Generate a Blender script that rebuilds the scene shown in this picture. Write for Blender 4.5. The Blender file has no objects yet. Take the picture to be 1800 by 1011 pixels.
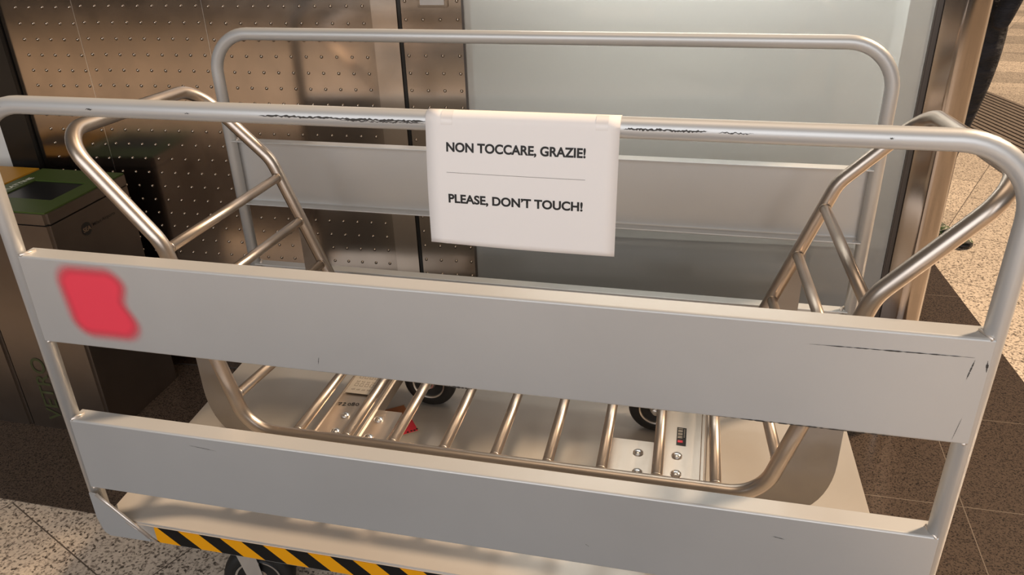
import bpy, bmesh, math, random
from mathutils import Vector, Matrix, Euler
random.seed(4)
scene = bpy.context.scene
COL = scene.collection
PI = math.pi

# ------------------------------------------------------------------ camera
cam_d = bpy.data.cameras.new('camera')
cam_d.sensor_width = 36.0
cam_d.lens = 1417.82 * 36.0 / 1800.0
cam_d.clip_start = 0.02
cam = bpy.data.objects.new('camera', cam_d)
cam.location = (1.2572, -1.1429, 1.5937)
cam.rotation_euler = (math.radians(62.78), math.radians(1.619), math.radians(13.288))
COL.objects.link(cam)
scene.camera = cam

# ------------------------------------------------------------------ light
scene.view_settings.view_transform = 'Standard'
scene.view_settings.look = 'None'
scene.view_settings.gamma = 1.0
scene.view_settings.use_curve_mapping = False
scene.view_settings.exposure = 0.14

world = bpy.data.worlds.new('hall')
scene.world = world
world.use_nodes = True
wn = world.node_tree.nodes; wl = world.node_tree.links
wn.clear()
w_out = wn.new('ShaderNodeOutputWorld'); w_bg = wn.new('ShaderNodeBackground')
w_tc = wn.new('ShaderNodeTexCoord'); w_sep = wn.new('ShaderNodeSeparateXYZ'); w_r = wn.new('ShaderNodeValToRGB')
wl.new(w_tc.outputs['Generated'], w_sep.inputs[0]); wl.new(w_sep.outputs['Z'], w_r.inputs[0])
cr = w_r.color_ramp
cr.elements[0].position = 0.0; cr.elements[0].color = (.10, .09, .08, 1)
cr.elements[1].position = 1.0; cr.elements[1].color = (.46, .34, .24, 1)
e = cr.elements.new(.16); e.color = (.27, .285, .305, 1)
e = cr.elements.new(.5); e.color = (.34, .315, .285, 1)
wl.new(w_r.outputs[0], w_bg.inputs[0]); w_bg.inputs[1].default_value = .34
wl.new(w_bg.outputs[0], w_out.inputs[0])

def light(name, kind, loc, aim, power, color, size=1.0, size_y=None, angle=None):
    d = bpy.data.lights.new(name, kind); d.energy = power; d.color = color
    if kind == 'AREA':
        d.shape = 'RECTANGLE'; d.size = size; d.size_y = size_y or size
    if angle is not None: d.angle = math.radians(angle)
    o = bpy.data.objects.new(name, d); o.location = loc
    o.rotation_euler = (Vector(aim) - Vector(loc)).to_track_quat('-Z', 'Y').to_euler()
    COL.objects.link(o); return o
# warm light coming past the lift's corner from beyond, plus an unseen cool fill added to brighten the front faces
light('sun_daylight', 'SUN', (.86, .60, 1.0), (0, 0, 0), 4.2, (1.0, .74, .50), angle=5)
light('front_fill', 'AREA', (.9, -5.0, 2.6), (.9, 0, .7), 180, (.95, .96, 1.0), 7.0, 3.2)
light('hall_ceiling_lamp', 'AREA', (1.1, .2, 4.2), (1.1, .3, 0), 14, (1.0, .78, .58), 1.8, 1.4)

# ------------------------------------------------------------------ materials
def mat(name, base=(.5, .5, .5), metal=0.0, rough=.5, spec=.5):
    m = bpy.data.materials.new(name); m.use_nodes = True
    b = m.node_tree.nodes['Principled BSDF']
    b.inputs['Base Color'].default_value = (*base, 1)
    b.inputs['Metallic'].default_value = metal; b.inputs['Roughness'].default_value = rough
    b.inputs['Specular IOR Level'].default_value = spec
    return m, m.node_tree.nodes, m.node_tree.links, b
def ramp(n, l, src, stops):
    r = n.new('ShaderNodeValToRGB'); l.new(src, r.inputs[0])
    els = r.color_ramp.elements
    while len(els) < len(stops): els.new(.5)
    for el, (p, c) in zip(els, stops): el.position = p; el.color = (*c, 1) if len(c) == 3 else c
    return r.outputs[0]
def math_(n, l, op, a, b=None, c=None):
    x = n.new('ShaderNodeMath'); x.operation = op
    for i, v in enumerate((a, b, c)):
        if v is None: continue
        if isinstance(v, (int, float)): x.inputs[i].default_value = v
        else: l.new(v, x.inputs[i])
    return x.outputs[0]
def noise(n, l, scale, detail=3, vec=None, sc=(1, 1, 1), rough=.5):
    t = n.new('ShaderNodeTexNoise'); t.inputs['Scale'].default_value = scale
    t.inputs['Detail'].default_value = detail; t.inputs['Roughness'].default_value = rough
    mp = n.new('ShaderNodeMapping'); mp.inputs['Scale'].default_value = sc
    tc = n.new('ShaderNodeTexCoord'); l.new(vec or tc.outputs['Object'], mp.inputs[0]); l.new(mp.outputs[0], t.inputs[0])
    return t.outputs[0]
def bump(n, l, b, src, strength, dist):
    x = n.new('ShaderNodeBump'); x.inputs['Strength'].default_value = strength; x.inputs['Distance'].default_value = dist
    l.new(src, x.inputs['Height']); l.new(x.outputs[0], b.inputs['Normal'])

# silver paint on aluminium
def silver(name, base, rough=.40, metal=.42):
    m, n, l, b = mat(name, base, metal, rough)
    f = noise(n, l, 2.2, 4)
    c = ramp(n, l, f, [(.3, tuple(v * .93 for v in base)), (.7, tuple(min(1, v * 1.05) for v in base))])
    l.new(c, b.inputs['Base Color'])
    g = noise(n, l, 420, 2)
    bump(n, l, b, g, .12, .0004)
    return m
M_SIL = silver('silver_paint', (.60, .595, .58))
M_DECK = silver('deck_paint', (.60, .555, .50), .32, .42)
# brushed stainless
def steel(name, base, rough=.24, stretch=(1, 1, 40), amp=.35):
    m, n, l, b = mat(name, base, 1.0, rough)
    g = noise(n, l, 14, 4, None, stretch)
    r = ramp(n, l, g, [(.2, (rough * (1 - amp),) * 3), (.8, (rough * (1 + amp),) * 3)])
    l.new(r, b.inputs['Roughness'])
    c = noise(n, l, 5, 3)
    cc = ramp(n, l, c, [(.3, tuple(v * .9 for v in base)), (.7, tuple(min(1, v * 1.05) for v in base))])
    l.new(cc, b.inputs['Base Color'])
    return m
M_TUBE = steel('brushed_stainless_tube', (.56, .48, .41), .34, (1, 1, 1), .12)
M_WALL = steel('brushed_lift_cladding', (.47, .405, .35), .165, (1, 1, 1), .2)
M_POST = steel('polished_post_steel', (.42, .365, .32), .13, (1, 1, .2), .3)
M_STRIP = steel('door_jamb_steel', (.66, .58, .51), .20, (1, 1, 1), .15)
M_EDGE = mat('bin_edge_highlight', (.80, .74, .66), .4, .35)[0]  # pale colour paints in the highlight along the bins' corners
M_STUD = mat('polished_stud', (.50, .43, .36), 1, .13)[0]
M_BIN = steel('bin_stainless', (.33, .275, .23), .38, (1, 1, 1), .1)
M_CHAN = steel('channel_aluminium', (.66, .58, .50), .40, (8, 1, 1), .15)
M_GUS = steel('gusset_steel', (.38, .345, .315), .42, (1, 1, 1))
M_BOLT = mat('bolt_zinc', (.8, .8, .8), 1, .2)[0]
M_WELD = mat('weld_bead', (.78, .70, .62), .7, .4)[0]
M_BLACK = mat('black_rubber', (.012, .011, .010), 0, .55)[0]
M_DARK = mat('black_glossy_frame', (.012, .011, .010), 0, .25)[0]
M_GASK = mat('rubber_gasket', (.07, .055, .045), 0, .45)[0]
M_INK = mat('black_ink', (.015, .014, .013), 0, .6)[0]
M_SCUFF = mat('scuffed_to_black', (.05, .045, .04), .1, .6)[0]
M_WHITE = mat('white_panel', (.80, .76, .70), 0, .5)[0]
M_GREEN = mat('green_lid_plastic', (.055, .088, .012), 0, .45)[0]
M_YEL = mat('yellow_lid_plastic', (.50, .24, .01), 0, .45)[0]
M_OPEN = mat('bin_inside_black', (.006, .006, .006), 0, .3)[0]
M_LIDTXT = mat('pale_print', (.85, .88, .78), 0, .6)[0]
M_GRNTXT = mat('green_print', (.07, .075, .03), .3, .5)[0]
M_FAINT = mat('dark_print', (.03, .025, .02), .2, .5)[0]
M_LOGO = mat('faint_tan_print', (.30, .20, .12), .3, .5)[0]
M_RED = mat('red_sticker', (.66, .035, .06), 0, .5)[0]
M_ORG = mat('orange_sticker', (.42, .15, .05), 0, .5)[0]
M_TAG = mat('tag_plate', (.52, .46, .38), .3, .5)[0]
M_GREY = mat('grey_print', (.18, .15, .12), 0, .6)[0]
M_HUB = mat('wheel_hub_zinc', (.66, .62, .56), .9, .3)[0]
M_SKIN = mat('skin', (.45, .26, .17), 0, .5)[0]
M_HAIR = mat('dark_hair', (.03, .02, .015), 0, .6)[0]
M_SHIRT = mat('dark_cloth_top', (.02, .02, .024), 0, .9)[0]

def paper():
    m, n, l, b = mat('paper', (.92, .87, .83), 0, .7)
    b.inputs['Subsurface Weight'].default_value = 0.0
    return m
M_PAPER = paper()

def trousers():
    m, n, l, b = mat('black_trousers', (.010, .010, .013), 0, .8)
    g = noise(n, l, 9, 5, None, (1, 1, 3.2))
    bump(n, l, b, g, .9, .03)
    c = ramp(n, l, g, [(.35, (.006, .006, .008)), (.7, (.02, .021, .03))]); l.new(c, b.inputs['Base Color'])
    return m
M_TROU = trousers()
def camo():
    m, n, l, b = mat('camouflage_canvas', (.1, .1, .1), 0, .7)
    g = noise(n, l, 26, 1, None, (1, 1.6, 1))
    r = n.new('ShaderNodeValToRGB'); r.color_ramp.interpolation = 'CONSTANT'; l.new(g, r.inputs[0])
    e = r.color_ramp.elements
    while len(e) < 4: e.new(.5)
    for el, (p, c) in zip(e, [(0, (.01, .01, .01)), (.42, (.04, .07, .015)), (.52, (.55, .50, .42)), (.58, (.05, .09, .02))]):
        el.position = p; el.color = (*c, 1)
    l.new(r.outputs[0], b.inputs['Base Color']); return m
M_CAMO = camo()

def hazard():
    m, n, l, b = mat('hazard_stripes', (.8, .4, 0), 0, .45)
    tc = n.new('ShaderNodeTexCoord'); s = n.new('ShaderNodeSeparateXYZ'); l.new(tc.outputs['Object'], s.inputs[0])
    v = math_(n, l, 'ADD', s.outputs['X'], math_(n, l, 'MULTIPLY', s.outputs['Z'], 1.12))
    v = math_(n, l, 'ADD', v, -.1437 - .33 * 1.12)
    v = math_(n, l, 'FRACT', math_(n, l, 'DIVIDE', v, .1035))
    v = math_(n, l, 'GREATER_THAN', v, .50)
    mx = n.new('ShaderNodeMix'); mx.data_type = 'RGBA'; l.new(v, mx.inputs[0])
    mx.inputs[6].default_value = (.010, .009, .008, 1); mx.inputs[7].default_value = (.90, .38, .004, 1)
    l.new(mx.outputs[2], b.inputs['Base Color']); return m
M_HAZ = hazard()

def red_patch():
    # red mark whose paint feathers out at its edge (stain with a shape of its own)
    m, n, l, b = mat('faded_red_mark', (.95, .06, .10), 0, .5)
    tc = n.new('ShaderNodeTexCoord'); s = n.new('ShaderNodeSeparateXYZ'); l.new(tc.outputs['Object'], s.inputs[0])
    z = s.outputs['Z']
    # left and right edges wander with z, a notch on the right side
    notch = math_(n, l, 'MULTIPLY', math_(n, l, 'EXPONENT', math_(n, l, 'MULTIPLY', math_(n, l, 'POWER', math_(n, l, 'DIVIDE', math_(n, l, 'ADD', z, -.004), .026), 2.0), -1.0)), .014)
    cx = math_(n, l, 'MULTIPLY', z, -.10)
    x = math_(n, l, 'SUBTRACT', s.outputs['X'], cx)
    x2 = math_(n, l, 'ADD', x, math_(n, l, 'MULTIPLY', math_(n, l, 'GREATER_THAN', x, 0.0), notch))
    dx = math_(n, l, 'MAXIMUM', math_(n, l, 'SUBTRACT', math_(n, l, 'ABSOLUTE', x2), .034), 0.0)
    dz = math_(n, l, 'MAXIMUM', math_(n, l, 'SUBTRACT', math_(n, l, 'ABSOLUTE', z), .034), 0.0)
    d = math_(n, l, 'SQRT', math_(n, l, 'ADD', math_(n, l, 'POWER', dx, 2.0), math_(n, l, 'POWER', dz, 2.0)))
    mr = n.new('ShaderNodeMapRange'); mr.interpolation_type = 'SMOOTHSTEP'
    mr.inputs[1].default_value = .018; mr.inputs[2].default_value = .054; mr.inputs[3].default_value = 1; mr.inputs[4].default_value = 0
    l.new(d, mr.inputs[0]); l.new(mr.outputs[0], b.inputs['Alpha'])
    return m
M_REDMARK = red_patch()

# ------------------------------------------------------------------ mesh helpers
def link(name, bm, material, parent=None, smooth=False, loc=None):
    me = bpy.data.meshes.new(name); bm.normal_update(); bm.to_mesh(me); bm.free()
    if material: me.materials.append(material)
    if smooth:
        for p in me.polygons: p.use_smooth = True
    o = bpy.data.objects.new(name, me); COL.objects.link(o)
    if parent is not None:
        o.parent = parent
    if loc is not None: o.location = loc
    return o
def flat_edges(o, ang=35):
    """smooth shading that keeps creases sharper than ang"""
    me = o.data
    for p in me.polygons: p.use_smooth = True
    bm = bmesh.new(); bm.from_mesh(me)
    for e in bm.edges:
        if len(e.link_faces) == 2 and e.calc_face_angle(0) > math.radians(ang): e.smooth = False
    bm.to_mesh(me); bm.free(); return o
def thing(name, label, cat, loc=(0, 0, 0), group=None):
    o = bpy.data.objects.new(name, None); COL.objects.link(o); o.location = loc
    o.empty_display_size = .05
    o['label'] = label; o['category'] = cat
    if group: o['group'] = group
    return o
def tag(o, label, cat, group=None):
    o['label'] = label; o['category'] = cat
    if group: o['group'] = group
    return o
def struct(o, label=None, cat=None):
    o['kind'] = 'structure'
    if label: o['label'] = label
    if cat: o['category'] = cat
    return o
def box(bm, x0, x1, y0, y1, z0, z1, bev=0):
    vs = [bm.verts.new((x, y, z)) for x in (x0, x1) for y in (y0, y1) for z in (z0, z1)]
    fs = []
    for q in ((0, 1, 3, 2), (4, 6, 7, 5), (0, 4, 5, 1), (2, 3, 7, 6), (0, 2, 6, 4), (1, 5, 7, 3)):
        fs.append(bm.faces.new([vs[i] for i in q]))
    bmesh.ops.recalc_face_normals(bm, faces=fs)
    if bev:
        es = list({e for f in fs for e in f.edges})
        bmesh.ops.bevel(bm, geom=es, offset=bev, segments=2, profile=.7, affect='EDGES')
def prism(bm, pts, axis, a, b):
    """polygon pts extruded along axis from a to b; pts are the two other coordinates in xyz order"""
    def P(p, t):
        q = list(p); q.insert(axis, t); return q
    A = [bm.verts.new(P(p, a)) for p in pts]; B = [bm.verts.new(P(p, b)) for p in pts]
    fs = [bm.faces.new(A), bm.faces.new(B[::-1])]
    for i in range(len(pts)):
        j = (i + 1) % len(pts); fs.append(bm.faces.new((A[i], B[i], B[j], A[j])))
    bmesh.ops.recalc_face_normals(bm, faces=fs)
    return fs
def fillet(pts, radii, closed=False, seg=9):
    pts = [Vector(p) for p in pts]; out = []; N = len(pts)
    for i, p in enumerate(pts):
        r = radii[i] if isinstance(radii, (list, tuple)) else radii
        if (not closed and i in (0, N - 1)) or r == 0: out.append(p); continue
        a = (pts[i - 1] - p); b = (pts[(i + 1) % N] - p)
        la, lb = a.length, b.length; a.normalize(); b.normalize()
        ang = a.angle(b)
        if ang > 3.1: out.append(p); continue
        t = min(r / math.tan(ang / 2), la * .49, lb * .49); rr = t * math.tan(ang / 2)
        bis = (a + b).normalized(); c = p + bis * (rr / math.sin(ang / 2))
        v0 = (p + a * t) - c; v1 = (p + b * t) - c; tot = v0.angle(v1); ax = v0.cross(v1).normalized()
        for k in range(seg + 1): out.append(c + Matrix.Rotation(tot * k / seg, 3, ax) @ v0)
    return out
def tube(bm, path, r, n=18, closed=False, caps=True):
    path = [Vector(p) for p in path]; N = len(path)
    # drop doubles
    pp = [path[0]]
    for p in path[1:]:
        if (p - pp[-1]).length > 1e-5: pp.append(p)
    if closed and (pp[0] - pp[-1]).length < 1e-5: pp.pop()
    path = pp; N = len(path)
    def tan(i):
        if closed: return ((path[(i + 1) % N] - path[i]).normalized() + (path[i] - path[i - 1]).normalized()).normalized()
        if i == 0: return (path[1] - path[0]).normalized()
        if i == N - 1: return (path[-1] - path[-2]).normalized()
        return ((path[i + 1] - path[i]).normalized() + (path[i] - path[i - 1]).normalized()).normalized()
    t0 = tan(0); up = Vector((0, 1, 0)) if abs(t0.y) < .9 else Vector((0, 0, 1))
    u = (up - t0 * up.dot(t0)).normalized(); rings = []
    for i in range(N):
        t = tan(i)
        u = (u - t * u.dot(t)).normalized(); v = t.cross(u)
        k = 1.0
        if 0 < i < N - 1 or closed:
            c = (path[(i + 1) % N] - path[i]).normalized().dot(t); k = 1.0 / max(.5, c)
        rings.append([bm.verts.new(path[i] + (u * math.cos(2 * PI * j / n) + v * math.sin(2 * PI * j / n)) * r) for j in range(n)])
    fs = []
    for i in range(N if closed else N - 1):
        A = rings[i]; B = rings[(i + 1) % N]; off = 0
        if closed and i == N - 1:  # close with the best twist
            off = min(range(n), key=lambda o: sum((A[j].co - B[(j + o) % n].co).length for j in range(n)))
        for j in range(n):
            fs.append(bm.faces.new((A[j], A[(j + 1) % n], B[(j + 1 + off) % n], B[(j + off) % n])))
    if caps and not closed:
        fs.append(bm.faces.new(rings[0][::-1])); fs.append(bm.faces.new(rings[-1]))
    bmesh.ops.recalc_face_normals(bm, faces=fs)
def lathe(bm, prof, axis, centre, n=40):
    """prof: list of (radius, offset along axis)"""
    c = Vector(centre); ax = Vector(axis).normalized()
    u = ax.orthogonal().normalized(); v = ax.cross(u); rings = []
    for r, h in prof:
        rings.append([bm.verts.new(c + ax * h + (u * math.cos(2 * PI * j / n) + v * math.sin(2 * PI * j / n)) * max(r, 1e-4)) for j in range(n)])
    fs = []
    for A, B in zip(rings, rings[1:]):
        for j in range(n): fs.append(bm.faces.new((A[j], A[(j + 1) % n], B[(j + 1) % n], B[j])))
    fs.append(bm.faces.new(rings[0][::-1])); fs.append(bm.faces.new(rings[-1]))
    bmesh.ops.recalc_face_normals(bm, faces=fs)
def dome(bm, c, nrm, r, h, n=8, rings=3):
    c = Vector(c); nrm = Vector(nrm).normalized(); u = nrm.orthogonal().normalized(); v = nrm.cross(u); prev = None
    for k in range(rings):
        a = k / rings * PI / 2; R_ = r * math.cos(a); H = h * math.sin(a)
        cur = [bm.verts.new(c + nrm * H + (u * math.cos(2 * PI * j / n) + v * math.sin(2 * PI * j / n)) * R_) for j in range(n)]
        if prev:
            for j in range(n): bm.faces.new((prev[j], prev[(j + 1) % n], cur[(j + 1) % n], cur[j]))
        prev = cur
    t = bm.verts.new(c + nrm * h)
    for j in range(n): bm.faces.new((prev[j], prev[(j + 1) % n], t))
def text_mesh(name, body, material, parent, origin, xdir, ydir, width=None, height=.01, bold=0.0, extrude=.0002, align='LEFT'):
    cu = bpy.data.curves.new(name + '_curve', 'FONT'); cu.body = body; cu.size = 1.0; cu.offset = bold; cu.extrude = 0.0
    cu.align_x = 'LEFT'
    tmp = bpy.data.objects.new(name + '_tmp', cu); COL.objects.link(tmp)
    bpy.context.view_layer.update()
    me = bpy.data.meshes.new_from_object(tmp.evaluated_get(bpy.context.evaluated_depsgraph_get()))
    bpy.data.objects.remove(tmp); bpy.data.curves.remove(cu)
    xs = [v.co.x for v in me.vertices]; ys = [v.co.y for v in me.vertices]
    capy = .729   # cap height of the default face
    x0, x1 = min(xs), max(xs)
    sy = height / capy; sx = sy if width is None else width / (x1 - x0)
    X = Vector(xdir).normalized(); Y = Vector(ydir).normalized(); O = Vector(origin)
    for v in me.vertices: v.co = O + X * ((v.co.x - x0) * sx) + Y * (v.co.y * sy)
    me.name = name; me.materials.clear(); me.materials.append(material)
    o = bpy.data.objects.new(name, me); COL.objects.link(o)
    if parent is not None: o.parent = parent
    return o
def poly(name, pts, material, parent=None):
    bm = bmesh.new(); bm.faces.new([bm.verts.new(p) for p in pts]); return link(name, bm, material, parent)

# ------------------------------------------------------------------ floor
def granite(n, l, b, light_c, dark_c, speck, scale):
    vz = n.new('ShaderNodeTexVoronoi'); vz.inputs['Scale'].default_value = scale; vz.inputs['Randomness'].default_value = 1
    tc = n.new('ShaderNodeTexCoord'); l.new(tc.outputs['Object'], vz.inputs['Vector'])
    s = n.new('ShaderNodeSeparateColor'); l.new(vz.outputs['Color'], s.inputs[0])
    f = noise(n, l, scale * .62, 3)
    v = math_(n, l, 'ADD', math_(n, l, 'MULTIPLY', s.outputs[0], .55), math_(n, l, 'MULTIPLY', f, .9))
    return ramp(n, l, v, [(.42, dark_c), (.56, speck), (.72, light_c), (1.0, tuple(min(1, c * 1.12) for c in light_c))])
def m_floor_light():
    m, n, l, b = mat('light_granite_tiles', (.6, .5, .4), 0, .38)
    g = granite(n, l, b, (.72, .61, .49), (.10, .078, .058), (.44, .36, .285), 165)
    tc = n.new('ShaderNodeTexCoord'); s = n.new('ShaderNodeSeparateXYZ'); l.new(tc.outputs['Object'], s.inputs[0])
    ca, sa = math.cos(math.radians(-23.5)), math.sin(math.radians(-23.5))
    u = math_(n, l, 'ADD', math_(n, l, 'MULTIPLY', s.outputs['X'], ca), math_(n, l, 'MULTIPLY', s.outputs['Y'], sa))
    v = math_(n, l, 'SUBTRACT', math_(n, l, 'MULTIPLY', s.outputs['Y'], ca), math_(n, l, 'MULTIPLY', s.outputs['X'], sa))
    U = math_(n, l, 'DIVIDE', math_(n, l, 'ADD', u, .085), .593); iu = math_(n, l, 'FLOOR', U)
    odd = math_(n, l, 'MODULO', math_(n, l, 'ABSOLUTE', iu), 2.0)
    V = math_(n, l, 'ADD', math_(n, l, 'DIVIDE', math_(n, l, 'SUBTRACT', v, .27), .545), math_(n, l, 'MULTIPLY', odd, .5)); iv = math_(n, l, 'FLOOR', V)
    su = math_(n, l, 'LESS_THAN', math_(n, l, 'FRACT', U), .006); sv = math_(n, l, 'LESS_THAN', math_(n, l, 'FRACT', V), .007)
    seam = math_(n, l, 'MAXIMUM', su, sv)
    cv = n.new('ShaderNodeCombineXYZ'); l.new(iu, cv.inputs[0]); l.new(iv, cv.inputs[1])
    wnz = n.new('ShaderNodeTexWhiteNoise'); l.new(cv.outputs[0], wnz.inputs['Vector'])
    br = math_(n, l, 'ADD', math_(n, l, 'MULTIPLY', wnz.outputs['Value'], .34), .76)
    # alternating paler and darker bands further off
    ph = math.radians(-5.9)
    w = math_(n, l, 'SUBTRACT', math_(n, l, 'MULTIPLY', s.outputs['Y'], math.cos(ph)), math_(n, l, 'MULTIPLY', s.outputs['X'], math.sin(ph)))
    w0 = 6.861 * math.cos(ph) - 3.675 * math.sin(ph)
    band = math_(n, l, 'GREATER_THAN', math_(n, l, 'FRACT', math_(n, l, 'DIVIDE', math_(n, l, 'SUBTRACT', w, w0), .86)), .5)
    far = math_(n, l, 'GREATER_THAN', w, w0 - 1.0)
    bb = math_(n, l, 'ADD', 1.0, math_(n, l, 'MULTIPLY', math_(n, l, 'MULTIPLY', far, math_(n, l, 'SUBTRACT', math_(n, l, 'MULTIPLY', band, 1.0), .62)), .34))
    br = math_(n, l, 'MULTIPLY', br, bb)
    sc = n.new('ShaderNodeVectorMath'); sc.operation = 'SCALE'; l.new(g, sc.inputs[0]); l.new(br, sc.inputs['Scale'])
    mx = n.new('ShaderNodeMix'); mx.data_type = 'RGBA'; l.new(seam, mx.inputs[0]); l.new(sc.outputs[0], mx.inputs[6])
    mx.inputs[7].default_value = (.11, .085, .065, 1)
    l.new(mx.outputs[2], b.inputs['Base Color']); return m
def m_floor_dark():
    m, n, l, b = mat('dark_granite_tiles', (.06, .045, .035), 0, .22)
    g = granite(n, l, b, (.085, .060, .044), (.018, .013, .010), (.044, .031, .023), 330)
    tc = n.new('ShaderNodeTexCoord'); s = n.new('ShaderNodeSeparateXYZ'); l.new(tc.outputs['Object'], s.inputs[0])
    U = math_(n, l, 'FRACT', math_(n, l, 'DIVIDE', math_(n, l, 'SUBTRACT', s.outputs['X'], 2.033), .87))
    V = math_(n, l, 'FRACT', math_(n, l, 'DIVIDE', math_(n, l, 'SUBTRACT', s.outputs['Y'], .788), .436))
    seam = math_(n, l, 'MAXIMUM', math_(n, l, 'LESS_THAN', U, .003), math_(n, l, 'LESS_THAN', V, .006))
    seam = math_(n, l, 'MULTIPLY', seam, math_(n, l, 'GREATER_THAN', s.outputs['X'], 1.0))
    mx = n.new('ShaderNodeMix'); mx.data_type = 'RGBA'; l.new(seam, mx.inputs[0]); l.new(g, mx.inputs[6])
    mx.inputs[7].default_value = (.20, .16, .125, 1)
    l.new(mx.outputs[2], b.inputs['Base Color']); return m
bm = bmesh.new(); box(bm, -7, 13, -6, 16, -.06, 0)
struct(link('floor', bm, m_floor_light()), 'light speckled granite floor tiles laid at a slant', 'floor')
bm = bmesh.new()
prism(bm, [(-4.5, .278), (2.50, .278), (2.20, 3.35), (-4.5, 3.1)], 2, .0, .003)
struct(link('trim_1', bm, m_floor_dark()), 'dark granite floor border around the lift shaft', 'floor border')

bm = bmesh.new()  # unseen dark band, added to darken what the steel wall reflects
prism(bm, [(-4.5, -2.2), (1.9, -2.2), (1.9, -.16), (-4.5, -.16)], 2, .0, .003)
struct(link('trim_4', bm, mat('added_dark_floor', (.035, .026, .020), 0, .85, .1)[0]), 'dark band added out of view to darken the wall reflections', 'added floor band')

# entrance grating beyond the lift
def m_mat():
    m, n, l, b = mat('grooved_mat', (.2, .15, .12), .3, .55)
    g = noise(n, l, 60, 2)
    c = ramp(n, l, g, [(.3, (.16, .125, .10)), (.7, (.25, .20, .16))]); l.new(c, b.inputs['Base Color']); return m
M_MAT = m_mat(); M_GROOVE = mat('mat_groove', (.035, .027, .022), 0, .7)[0]
root = thing('entrance_mat', 'grey-brown ribbed entrance mat set on the pale floor past the lift', 'mat', (3.2, 5.0, 0))
def matpt(s, t, z):   # s across the ribs, t along them
    d = Vector((.303, -.953)); nn = Vector((.953, .303))
    p = nn * s + d * t; return (p.x - 3.2, p.y - 5.0, z)
bm = bmesh.new()
vs = [bm.verts.new(matpt(s, t, z)) for z in (.001, .006) for s, t in ((4.18, -5.2), (4.90, -5.2), (4.90, -1.5), (4.18, -1.5))]
for q in ((0, 1, 2, 3), (4, 5, 6, 7), (0, 1, 5, 4), (1, 2, 6, 5), (2, 3, 7, 6), (3, 0, 4, 7)): bm.faces.new([vs[i] for i in q])
bmesh.ops.recalc_face_normals(bm, faces=bm.faces[:])
link('backing', bm, M_GROOVE, root)
for i in range(15):
    s0 = 4.185 + i * .0476; bm = bmesh.new()
    vs = [bm.verts.new(matpt(s, t, z)) for z in (.006, .014) for s, t in ((s0, -5.19), (s0 + .031, -5.19), (s0 + .031, -1.51), (s0, -1.51))]
    for q in ((0, 1, 2, 3), (4, 5, 6, 7), (0, 1, 5, 4), (1, 2, 6, 5), (2, 3, 7, 6), (3, 0, 4, 7)): bm.faces.new([vs[k] for k in q])
    bmesh.ops.recalc_face_normals(bm, faces=bm.faces[:])
    link('rib', bm, M_MAT, root)

# ------------------------------------------------------------------ lift shaft wall (plane turned 2.94 degrees)
TH = math.radians(2.94); WU = Vector((math.cos(TH), math.sin(TH), 0)); WN = Vector((math.sin(TH), -math.cos(TH), 0))  # WN points to the hall
W0 = Vector((-.602, 1.0282, 0))
def wp(x, z, out=0):
    """point of the wall plane with world x (at the plane), height z, pushed out by out"""
    s = (x - W0.x) / WU.x
    return W0 + WU * s + Vector((0, 0, z)) + WN * out
def wbox(bm, x0, x1, z0, z1, o0, o1):
    vs = [bm.verts.new(wp(x, z, o)) for x in (x0, x1) for o in (o0, o1) for z in (z0, z1)]
    fs = [bm.faces.new([vs[i] for i in q]) for q in ((0, 1, 3, 2), (4, 6, 7, 5), (0, 4, 5, 1), (2, 3, 7, 6), (0, 2, 6, 4), (1, 5, 7, 3))]
    bmesh.ops.recalc_face_normals(bm, faces=fs)
ZT = 1.70
root = bpy.data.objects.new('wall_back', None); COL.objects.link(root); root['kind'] = 'structure'
root['label'] = 'lift front clad in brushed steel panels with rows of studs'; root['category'] = 'wall'
bm = bmesh.new(); wbox(bm, -.885, .578, 0, ZT, -.10, -.004); link('backing', bm, M_GASK, root)
def studs(bm, cols, z_top, pitch):
    z = z_top
    while z < ZT - .03: z += pitch
    while z > .03:
        for x in cols: dome(bm, wp(x, z, 0), WN, .0050, .0046)
        z -= pitch
panels = [(-.883, -.6265, [-.821 + i * .0462 for i in range(5)], 1.2705, .0472),
          (-.6245, -.2015, [-.598 + i * .0472 for i in range(9)], 1.274, .0472),
          (-.1985, .3155, [-.181 + i * .0472 for i in range(11)], 1.272, .0472),
          (.4035, .577, [.416 + i * .0497 for i in range(4)], 1.285, .0496)]
for x0, x1, cols, zt_, pt in panels:
    bm = bmesh.new(); wbox(bm, x0, x1, .01, ZT, -.004, 0); studs(bm, cols, zt_, pt)
    po = flat_edges(link('studded_panel', bm, M_WALL, root), 50)
    po.data.materials.append(M_STUD)
    for p in po.data.polygons[6:]: p.material_index = 1
bm = bmesh.new(); wbox(bm, .3175, .392, .01, ZT, -.004, .006); link('plain_strip', bm, M_STRIP, root)
bm = bmesh.new(); wbox(bm, .3935, .402, .01, ZT, -.02, .0005); link('shadow_gap', bm, M_DARK, root)
for x in (-.6255, -.2):
    bm = bmesh.new(); wbox(bm, x - .0010, x + .0010, .01, ZT, -.003, .0006); link('seam_strip', bm, M_BOLT, root)
# dark frame left of the studs
bm = bmesh.new(); wbox(bm, -.990, -.887, 0, ZT, -.10, .02); 
struct(link('trim_2', bm, M_DARK), 'black upright frame at the end of the studded cladding', 'frame')
bm = bmesh.new(); wbox(bm, -3.4, -.992, 0, ZT, -.12, -.06)
struct(link('wall_left', bm, M_WHITE), 'white wall panel beyond the black frame', 'wall')
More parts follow.
